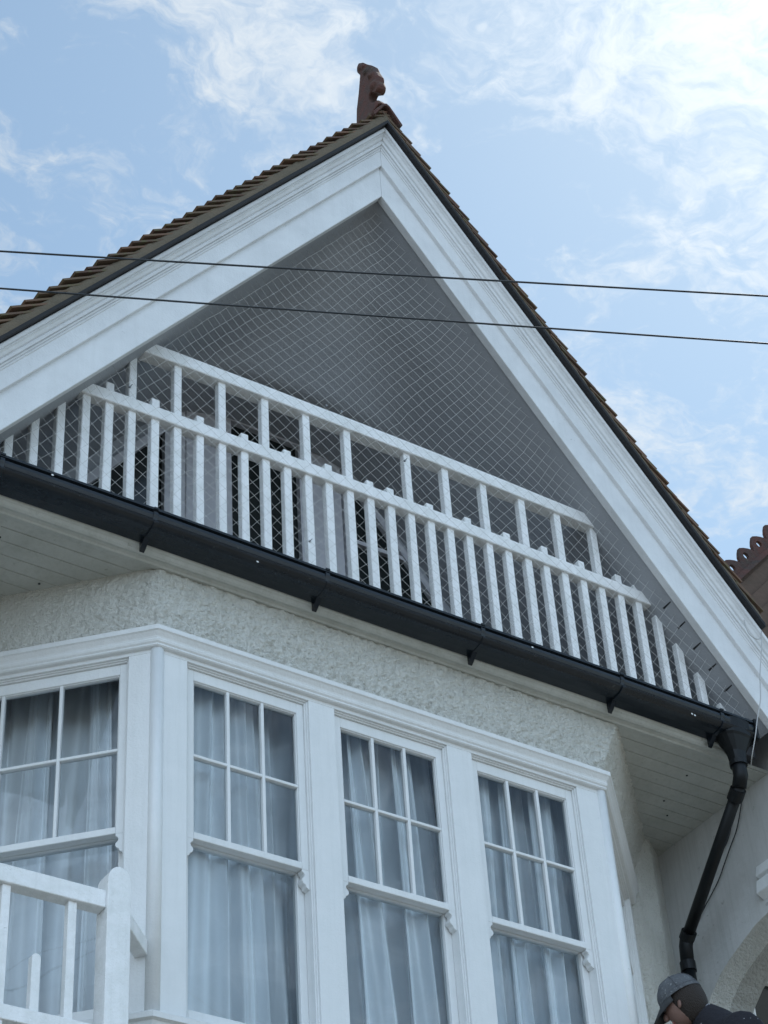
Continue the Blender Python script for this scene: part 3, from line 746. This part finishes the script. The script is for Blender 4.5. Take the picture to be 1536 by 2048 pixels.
# --- downpipe with its swan neck
b = MB()
S = Vector((PX-.005, PY+.01, 8.31)); E_ = Vector((7.80, 8.28, 7.62)); 
path = [Vector((PX, PY, 8.37)), Vector((PX, PY, 8.27)), Vector((PX-.004, PY+.03, 8.215))]
b.tube([(PX, PY, 8.38), (PX, PY, 8.25), (PX+.004, PY+.035, 8.19)], [.043, .043, .042], 18)
A = Vector((PX+.004, PY+.03, 8.20)); Bp = Vector((7.80, 8.215, 7.70))
b.tube([A, Bp], .0355, 18); b.tube([Bp, (7.803, 8.235, 7.66), (7.80, 8.24, 7.55)], .041, 18); b.tube([(7.80, 8.24, 7.60), (7.80, 8.245, .1)], .0385, 18)
dpipe = H(b, 'downpipe', PIPEB, smooth=True); dpipe['label'] = 'black downpipe slanting back into the recess'
for p, q, r in (((PX, PY, 8.345), (PX, PY, 8.315), .052), (A.lerp(Bp, .02), A.lerp(Bp, .09), .047), (A.lerp(Bp, .95), A.lerp(Bp, 1.0), .047), ((7.80, 8.24, 7.56), (7.80, 8.24, 7.50), .047), ((7.80, 8.245, 6.9), (7.80, 8.245, 6.84), .047)):
    b = MB(); b.tube([p, q], r, 18); sub(b, 'collar', PIPEB, dpipe, smooth=False)

# --- lower balcony in front of the left canted window
lb = empty('lower_balustrade', (0, 0, 0)); lb.parent = house; fix(lb); lb['label'] = 'white lower balcony railing with round-topped post'
def roundtop(b, x, w, y0, y1, z0, zt, n=10, kx=1.0):
    pts = [(x-w, z0), (x+w, z0)]
    for i in range(n+1):
        a = math.pi*i/n; pts.append((x+w*math.cos(a), zt-w*kx+w*kx*math.sin(a)))
    b.rings([[(px_, y, pz) for px_, pz in pts] for y in (y0, y1)])
b = MB(); roundtop(b, 3.602, .056, 7.20, 7.305, 4.9, 6.475, kx=1.35); sub(b, 'post', RAILW, lb, bevel=.003)
b = MB(); b.box(1.0, 3.546, 7.215, 7.285, 6.268, 6.352); sub(b, 'top_rail', RAILW, lb, bevel=.003)
b = MB(); b.box(1.0, 3.546, 7.222, 7.277, 5.655, 5.722); sub(b, 'bottom_rail', RAILW, lb, bevel=.003)
k = 0; x = 3.40
while x > 1.05:
    b = MB()
    if k % 2 == 0: b.box(x-.0195, x+.0195, 7.232, 7.270, 5.20, 6.268)
    else: roundtop(b, x, .0195, 7.232, 7.270, 5.20, 5.985)
    sub(b, 'picket', RAILW, lb, bevel=.002); x -= .152; k += 1
Tm = Matrix.Translation((3.625, 7.28, 0)) @ Matrix.Rotation(R(45), 4, 'Z')
for z0, z1 in ((6.275, 6.35), (5.66, 5.72)):
    b = MB(); b.box(.02, .382, -.032, .032, z0, z1, Tm); sub(b, 'return_rail', RAILW, lb, bevel=.003)
b = MB(); b.box(0.9, 3.62, 7.24, YB, 5.40, 5.50); sub(b, 'deck', SOFFIT, lb)

# ================================================================ neighbouring house
nb = empty('neighbouring_house', (9.2, 8, 0)); tag(nb, 'neighbouring white house at the right edge with crested red ridge tiles and an arch', 'house')
def NB(b, name, m, **k): o = b.build(name, m, parent=nb, **k); return fix(o)
b = MB(); 
b.box(8.005, 11.5, 8.9, 9.1, 0, 10.3); 
NB(b, 'wall', CREAM)
# front wall stub right of the bargeboard
b = MB(); b.box(8.0, 11.5, 7.30, 7.42, 8.60, 9.30); NB(b, 'front_wall', WHITE)
b = MB(); b.add([(7.72, 7.28, 9.30), (8.6, 7.28, 9.42), (8.6, 7.27, 9.22), (7.80, 7.27, 9.12)], [(0, 1, 2, 3)]); b.box(7.66, 8.5, 7.26, 7.50, 9.16, 9.26)
NB(b, 'flashing', LEAD)
# roof slope under the crest and the crest tiles
a0 = Vector((8.62, 8.2, 10.56)); a1 = Vector((9.75, 8.2, 11.78)); dr = (a1-a0).normalized()
b = MB()
nrm_ = Vector((dr.z, 0, -dr.x))
ncs = 11
for c in [-.35]+list(range(ncs)):
    q0 = a0 - Vector((.0, 0, .06)) + nrm_*(.11*c) + Vector((0, -.03-.035*c, 0)); q1 = a1 - Vector((.0, 0, .06)) + nrm_*(.11*c)+Vector((0, -.03-.035*c, 0))
    q0 -= dr*.25; q1 += dr*.4
    b.rings([[q, q+nrm_*.115+Vector((0, -.012, 0)), q+nrm_*.115+Vector((0, .012, 0)), q+Vector((0, .012, 0))] for q in (q0, q1)])
NB(b, 'roof', mat('mossy clay tile', (.105, .068, .05), .9, bump=[(25, .6)], var=(12, .8, (.07, .05, .035))))['label'] = 'brown tiled roof slope below the crest'
nup = Vector((-dr.z, 0, dr.x))
b = MB(); b.rings([[q+Vector((0, -.06, -.055)), q+Vector((0, .06, -.055)), q+Vector((0, .02, 0)), q+Vector((0, -.02, 0))] for q in (a0-dr*.1+nup*.02, a1+nup*.02)])
NB(b, 'ridge', TERRA)
L = (a1-a0).length; k = 0
nup = Vector((-dr.z, 0, dr.x))
step = .235
while k*step < L-.2:
    # scalloped crest plate with a round hole
    b = MB(); o0 = a0+dr*(k*step); n = 16; hole = []; outp = []
    for i in range(n):
        a = 2*math.pi*i/n; ca, sa = math.cos(a), math.sin(a); hole.append((.0925+.020*ca, .062+.022*sa))
    prof_ = [(.185, .062), (.185, .03), (.185, .05), (.155, .095), (.125, .118), (.0925, .135), (.06, .118), (.03, .095), (0, .05), (0, .03), (0, -.01), (.03, -.01), (.0925, -.01), (.155, -.01), (.185, -.01), (.185, .01)]
    # order outline by angle about the hole centre
    prof_ = sorted(set(prof_), key=lambda q: math.atan2(q[1]-.062, q[0]-.0925))
    hole = []
    for q in prof_:
        a = math.atan2(q[1]-.062, q[0]-.0925); hole.append((.0925+.022*math.cos(a), .066+.026*math.sin(a)))
    n = len(prof_)
    def P3(q, y): v = o0+dr*q[0]*1.27+nup*(q[1]*1.05+.01); return (v.x, v.y+y, v.z)
    vs = [P3(q, -.012) for q in prof_]+[P3(q, -.012) for q in hole]+[P3(q, .012) for q in prof_]+[P3(q, .012) for q in hole]; fs = []
    for i in range(n):
        j = (i+1) % n
        fs += [(i, j, n+j, n+i), (2*n+i, 3*n+i, 3*n+j, 2*n+j), (i, 2*n+i, 2*n+j, j), (n+i, n+j, 3*n+j, 3*n+i)]
    b.add(vs, fs); NB(b, 'crest_tile', TERRA); k += 1
# stepped corbels beside the arch
b = MB()
for z0, z1, x0 in ((7.86, 7.96, 7.94), (7.74, 7.86, 7.92)):
    b.rings([[(x0+.00, 7.71, z0+.03), (x0+.02, 7.71, z1), (x0+.6, 7.71, z1), (x0+.6, 7.71, z0), (x0+.05, 7.71, z0)], [(x0, 7.50, z0+.03), (x0+.02, 7.50, z1), (x0+.6, 7.50, z1), (x0+.6, 7.50, z0), (x0+.05, 7.50, z0)]])
b.v = [(x, y, z) for x, y, z in b.v]
NB(b, 'corbel', WHITE, bevel=.004)
# porch behind the arch: vault, glazed screen, finial post
b = MB()
def vault(x0, x1, g0, g1):
    n = len(arch); A0 = []; A1 = []
    for i, (y, z) in enumerate(arch):
        A0.append((x0, y-g0*.0, z+g0)); A1.append((x1, y, z+g1))
    b.add(A0+A1, [(i, i+1, n+i+1, n+i) for i in range(n-1)])
arc_strip(XW+.13, XW+.30, -.035, -.04)
n = len(arch)
b.add([(XW+.30, y, z-.03) for y, z in arch]+[(XW+.30, y+.1, z+.6) for y, z in arch], [(i, i+1, n+i+1, n+i) for i in range(n-1)])
NB(b, 'porch_vault', mat('shaded porch roughcast', (.34, .345, .33), .9, bump=[(55, .9)], bumpdist=.02, var=(12, .8, (.27, .275, .26))), recalc=False)  # darker copy of the arch roughcast, the shade is put into its colour
b = MB()
for x in (8.46, 8.80, 9.15, 9.5): b.box(x, x+.06, 8.82, 8.88, 6.5, 8.6)
b.box(8.4, 9.6, 8.82, 8.88, 8.0, 8.07)
wf = NB(b, 'window_frame', WHITE, bevel=.003)
b = MB(); b.add([(8.4, 8.86, 6.5), (9.6, 8.86, 6.5), (9.6, 8.86, 8.6), (8.4, 8.86, 8.6)], [(0, 1, 2, 3)]); sub(b, 'pane', DG, wf, recalc=False)
b = MB(); fx, fy, fz = 8.30, 8.28, 7.375
prf = [(0, 0), (.006, -.01), (.012, -.05), (.030, -.09), (.036, -.12), (.030, -.15), (.040, -.165), (.040, -.185), (.030, -.20), (.034, -.30), (.034, -1.4)]
rg = [[(fx+r*math.cos(2*math.pi*k/16), fy+r*math.sin(2*math.pi*k/16), fz+z) for k in range(16)] for r, z in prf[1:]]
b.rings(rg); NB(b, 'finial_post', WHITE, smooth=True)

# ================================================================ bird netting
b = MB(); Y0 = 7.335
def npos(i, j):   # i, j lattice of the 60 mm mesh, hung slightly askew
    x = i*.0390+j*.0495; z = i*.0500-j*.0365
    q = Vector((x*1.1, 0, z*1.1))
    dx = .030*noise.noise(q*1.3+Vector((5, 1, 0)))+.0060*noise.noise(q*8)+.0035*noise.noise(q*16)
    dz = .036*noise.noise(q*1.2+Vector((0, 9, 2)))+.0075*noise.noise(q*7+Vector((3, 3, 3)))+.0040*noise.noise(q*17)
    if z < .14:      # slack, bunched foot of the net
        t_ = 1-z/.14; dx += .020*t_*noise.noise(q*11); dz += .022*t_*noise.noise(q*13+Vector((2, 5, 1)))
    e = max(0, 1-(PL-p_of(abs(x), 8.61+z))/.30)      # pulled up where it is fixed to the slope
    dz += .035*e*e; dy = .02*noise.noise(q*1.5+Vector((7, 7, 7)))-.03*e*e
    return Vector((XC+x+dx*(1-e), Y0+dy, 8.61+z+dz))
def inside(p): return p.z > 8.605 and p_of(abs(p.x-XC), p.z) < PL+.002
r = .00092
def seg(a, c):
    d = (c-a); L = d.length
    if L < 1e-4: return
    d.normalize(); s_ = Vector((0, -1, 0)); n1_ = d.cross(s_).normalized(); n2_ = d.cross(n1_).normalized()
    o = [n1_*r, -n1_*.5*r+n2_*.87*r, -n1_*.5*r-n2_*.87*r]
    b.add([a+k for k in o]+[c+k for k in o], [(0, 1, 4, 3), (1, 2, 5, 4), (2, 0, 3, 5)])
for i in range(-60, 110):
    for j in range(-90, 90):
        x = i*.0390+j*.0495; z = i*.0500-j*.0365
        if abs(x) > 2.6 or z < -.1 or z > 3.4: continue
        p = npos(i, j)
        if not inside(p): continue
        for di, dj in ((1, 0), (0, 1), (-1, 0), (0, -1)):
            q = npos(i+di, j+dj)
            if inside(q):
                if di+dj > 0: seg(p, q)
            else: seg(p, p.lerp(q, .7))
tag(b.build('bird_netting', NET, recalc=False), 'fine diamond mesh bird netting stretched across the gable balcony opening', 'netting')

# ================================================================ wires and cables
def wire(p0, p1, r_, name, label):
    p0 = Vector(p0); p1 = Vector(p1); d = p1-p0; b = MB(); pts = []
    for k in range(41):
        t = -1.6+4.2*k/40; q = p0+d*t; q.z += .0 + .02*(t-.5)**2*.6 - .003; pts.append(q)
    b.tube(pts, r_, 8); return tag(b.build(name, WIRE, smooth=True, recalc=False), label, 'cable', 'overhead cables crossing in front of the gable')
wire((2.22, 5.69, 8.2), (5.18, 4.30, 8.2), .0042, 'overhead_cable', 'upper of the two black overhead cables crossing in front of the gable')
wire((2.31, 5.88, 8.2), (5.38, 4.52, 8.2), .0042, 'overhead_cable', 'lower of the two black overhead cables crossing in front of the gable')
def cable(pts, r_, m, name, label, grp=None):
    # Catmull-Rom through the points
    P = [Vector(p) for p in pts]; out_ = []
    for i in range(len(P)-1):
        p0 = P[max(i-1, 0)]; p1 = P[i]; p2 = P[i+1]; p3 = P[min(i+2, len(P)-1)]
        for k in range(8):
            t = k/8; out_.append(.5*((2*p1)+(p2-p0)*t+(2*p0-5*p1+4*p2-p3)*t*t+(3*p1-p0-3*p2+p3)*t**3))
    out_.append(P[-1]); b = MB(); b.tube(out_, r_, 8); return tag(b.build(name, m, smooth=True, recalc=False), label, 'cable', grp)
def onY(x, y, Y):
    d = r2*((x-768)/FPX) - u2*((y-1024)/FPX) + fwd; return CAM+d*((Y-CAM.y)/d.y)
def onX(x, y, X):
    d = r2*((x-768)/FPX) - u2*((y-1024)/FPX) + fwd; return CAM+d*((X-CAM.x)/d.x)
cable([onY(1488, 1240, 7.12), onY(1496, 1264, 7.10), onY(1510, 1277, 7.09), onY(1521, 1276, 7.09), onY(1523, 1262, 7.085), onY(1523, 1300, 7.085), onY(1520, 1350, 7.085), onY(1521, 1398, 7.085), onY(1515, 1435, 7.09), onY(1511, 1470, 7.10), onY(1504, 1512, 7.16), onY(1502, 1530, 7.25)], .0033, CABLE, 'cable', 'thin pale grey cable hanging down over the right foot of the bargeboard')
cable([onX(x, y, 7.955) for x, y in ((1486, 1500), (1478, 1580), (1464, 1629), (1462, 1655), (1454, 1684), (1439, 1712), (1428, 1741), (1411, 1788), (1396, 1834), (1386, 1870))], .0036, WIRE, 'cable', 'black cable on the smooth wall running nearest the slanting downpipe', 'cables beside the downpipe')
cable([onX(x, y, 7.955) for x, y in ((1499, 1465), (1491, 1560), (1485, 1586), (1481, 1619), (1473, 1660), (1461, 1693), (1449, 1727), (1435, 1765), (1408, 1817), (1392, 1850), (1384, 1880))], .0036, WIRE, 'cable', 'black cable on the smooth wall bowing farthest from the slanting downpipe', 'cables beside the downpipe')

# ================================================================ person on a scaffold platform
pb = Vector((7.02, 7.34, 0))
plat = empty('scaffold_platform', (7.5, 7.3, 0)); tag(plat, 'scaffold platform beside the bay that carries the painter', 'scaffold')
for k in range(3):
    bx = MB(); bx.box(6.6, 7.9, 6.70+k*.235, 6.70+k*.235+.225, 5.02, 5.06); fix(bx.build('board', BOARD, parent=plat, bevel=.004))
for x in (6.7, 7.8):
    for y in (6.66, 7.44):
        bx = MB(); bx.tube([(x, y, 0), (x, y, 5.10)], .024, 12); fix(bx.build('pole', STEEL, parent=plat, smooth=True))
for y in (6.66, 7.44):
    bx = MB(); bx.tube([(6.6, y+.05, 4.98), (7.9, y+.05, 4.98)], .024, 12); fix(bx.build('ledger', STEEL, parent=plat, smooth=True))
HD = Vector((6.895, 7.36, 6.685))      # head centre
def skin_obj(name, pts, edges, m, parent=None, lv=2, root=0):
    me = bpy.data.meshes.new(name); me.from_pydata([p[0] for p in pts], edges, []); me.materials.append(m)
    o = bpy.data.objects.new(name, me); col.objects.link(o)
    if parent: o.parent = parent
    sk = o.modifiers.new('skin', 'SKIN'); sk.use_smooth_shade = True; ss = o.modifiers.new('sub', 'SUBSURF'); ss.levels = lv; ss.render_levels = lv
    for i, p in enumerate(pts):
        r_ = p[1] if isinstance(p[1], tuple) else (p[1], p[1]); me.skin_vertices[0].data[i].radius = r_; me.skin_vertices[0].data[i].use_root = (i == root)
    return o
fc = Vector((-.66, .66, -.42)).normalized()       # facing the bay wall, head bent
sd = Vector((.70, .70, 0)).normalized()
fcb = Vector((-.70, .70, 0)).normalized()
hips = HD+Vector((.34, -.20, -.72)); chest = HD+Vector((.235, -.14, -.31)); neck = HD+Vector((.095, -.05, -.09)); 
pts = [(hips, .15), (HD+Vector((.29, -.17, -.52)), .145), (chest, (.17, .14)), (neck, .065), (HD+Vector((.02, 0, -.03)), .075), (HD+Vector((.0, .0, .03)), .078)]
edges = [(0, 1), (1, 2), (2, 3), (3, 4), (4, 5)]
def limb(start, seq):
    prev = start
    for p, r_ in seq:
        pts.append((p, r_)); edges.append((prev, len(pts)-1)); prev = len(pts)-1
    return prev
fc, fch = fcb, fc
shR = chest+sd*.19+Vector((0, 0, .08)); shL = chest-sd*.19+Vector((0, 0, .08))
for sh, sg in ((shR, 1), (shL, -1)):
    el = sh+fc*.12+Vector((0, 0, -.27))+sd*.03*sg; wr = el+fc*.22+Vector((0, 0, .05))
    e = limb(2, [(sh, .065), (el, .045), (wr, .028), (wr+fc*.07, (.034, .016))])
    for q in range(4):
        f0 = wr+fc*.08+sd*(q-1.5)*.019
        limb(e, [(f0, .009), (f0+fc*.04+Vector((0, 0, -.004)), .008), (f0+fc*.06+Vector((0, 0, -.022)), .007)])
    limb(e, [(wr+fc*.03-sd*sg*.035, .010), (wr+fc*.06-sd*sg*.045, .009)])
for sg in (1, -1):
    kn = hips+sd*.10*sg+Vector((-.02, .03, -.44)); an = kn+Vector((.02, -.02, -.42)); an.z = 5.12
    limb(0, [(hips+sd*.09*sg+Vector((0, 0, -.08)), .095), (kn, .06), (an, .042), (an+fc*.16+Vector((0, 0, -.035)), (.04, .03))])
person = skin_obj('person', pts, edges, SKIN)
tag(person, 'person in a paint-flecked grey cap and black jacket at the bottom right, seen from behind', 'person')
# jacket as a slightly larger shell over torso and arms
jp = [(hips+Vector((0, 0, -.05)), .17), (HD+Vector((.29, -.17, -.52)), .168), (chest, (.195, .175)), (HD+Vector((.155, -.085, -.195)), .150), (HD+Vector((.085, -.045, -.095)), .092), (HD+Vector((.055, -.03, -.05)), .070)]
je = [(0, 1), (1, 2), (2, 3), (3, 4), (4, 5)]
for sh, sg in ((shR, 1), (shL, -1)):
    el = sh+fc*.12+Vector((0, 0, -.27))+sd*.03*sg; wr = el+fc*.22+Vector((0, 0, .05)); n0_ = len(jp)
    jp += [(sh, .105), (el, .062), (wr-fc*.02, .042)]; je += [(2, n0_), (n0_, n0_+1), (n0_+1, n0_+2)]
skin_obj('jacket', jp, je, JACKET, person)
tp = [(hips+Vector((0, 0, .02)), .165)]; te = []
for sg in (1, -1):
    kn = hips+sd*.10*sg+Vector((-.02, .03, -.44)); an = kn+Vector((.02, -.02, -.38)); an.z = 5.20; n0_ = len(tp)
    tp += [(hips+sd*.09*sg+Vector((0, 0, -.10)), .11), (kn, .075), (an, .062)]; te += [(0, n0_), (n0_, n0_+1), (n0_+1, n0_+2)]
skin_obj('trousers', tp, te, DENIM, person)
# local head frame: x right, y forward, z up (head bent forward)
hf = fch.copy(); hz = Vector((0, .0, 1)); hr = hf.cross(hz).normalized(); hz = hr.cross(hf).normalized()
def HP(x, y, z): return HD+hr*x+hf*y+hz*z
def dome(b, rx, ry, rz, z0, th0, th1, c=(0, 0, 0), n=24, mth=10):
    rg = []
    for i in range(mth+1):
        th = th0+(th1-th0)*i/mth
        rg.append([HP(c[0]+rx*math.sin(th)*math.cos(2*math.pi*k/n), c[1]+ry*math.sin(th)*math.sin(2*math.pi*k/n), c[2]+z0+rz*math.cos(th)) for k in range(n)])
    b.rings(rg, True, False)
b = MB(); dome(b, .096, .104, .140, 0, R(18), R(162), c=(0, -.014, 0)); b.build('hair', HAIR, parent=person, smooth=True)
# cap: crown, band and peak
b = MB(); dome(b, .101, .118, .112, .035, R(2), R(92)); dome(b, .104, .121, .112, .033, R(88), R(97))
rg = []
for k in range(13):
    a = R(28+124*k/12); rg.append([HP(.103*math.cos(a), .119*math.sin(a), .030), HP(.100*math.cos(a), .119*math.sin(a)+.085*math.sin((a-R(28))/R(124)*math.pi), -.008-.028*math.sin((a-R(28))/R(124)*math.pi))])
bpk = MB(); bpk.rings(rg, False, False); pk_ = bpk.build('peak', DARKG, parent=person, smooth=True); sd2 = pk_.modifiers.new('solid', 'SOLIDIFY'); sd2.thickness = .004
for k in range(6):
    az = math.pi*k/6*2; b.tube([HP(.1025*math.sin(th)*math.cos(az), .1195*math.sin(th)*math.sin(az), .035+.1135*math.cos(th)) for th in [R(4+14*q) for q in range(7)]], .0016, 5)
blob(b, HP(0, 0, .150), .007, (1, 1, .7), 8)
c_ = b.build('cap', GREYCAP, parent=person, smooth=True); sd_ = c_.modifiers.new('solid', 'SOLIDIFY'); sd_.thickness = .004
# face: nose, brow, chin, ears
b = MB(); dome(b, .070, .085, .108, -.018, R(20), R(178), c=(0, .032, 0)); 
blob(b, HP(0, .122, -.03), .016, (1, 1, 1.5), 8)
for x in (-.095, .095): blob(b, HP(x*.86, .040, -.040), .016, (.5, .8, 1.4), 10)
b.build('face', SKIN, parent=person, smooth=True)
for x in (-.03, .03):
    b = MB(); blob(b, HP(x, .112, -.002), .011, (1, 1, 1), 8); b.build('eye', DARKG, parent=person, smooth=True)
b = MB(); blob(b, HP(0, .104, -.078), .012, (1.4, .5, .4), 8); b.build('mouth', mat('lips', (.28, .10, .09), .5), parent=person, smooth=True)
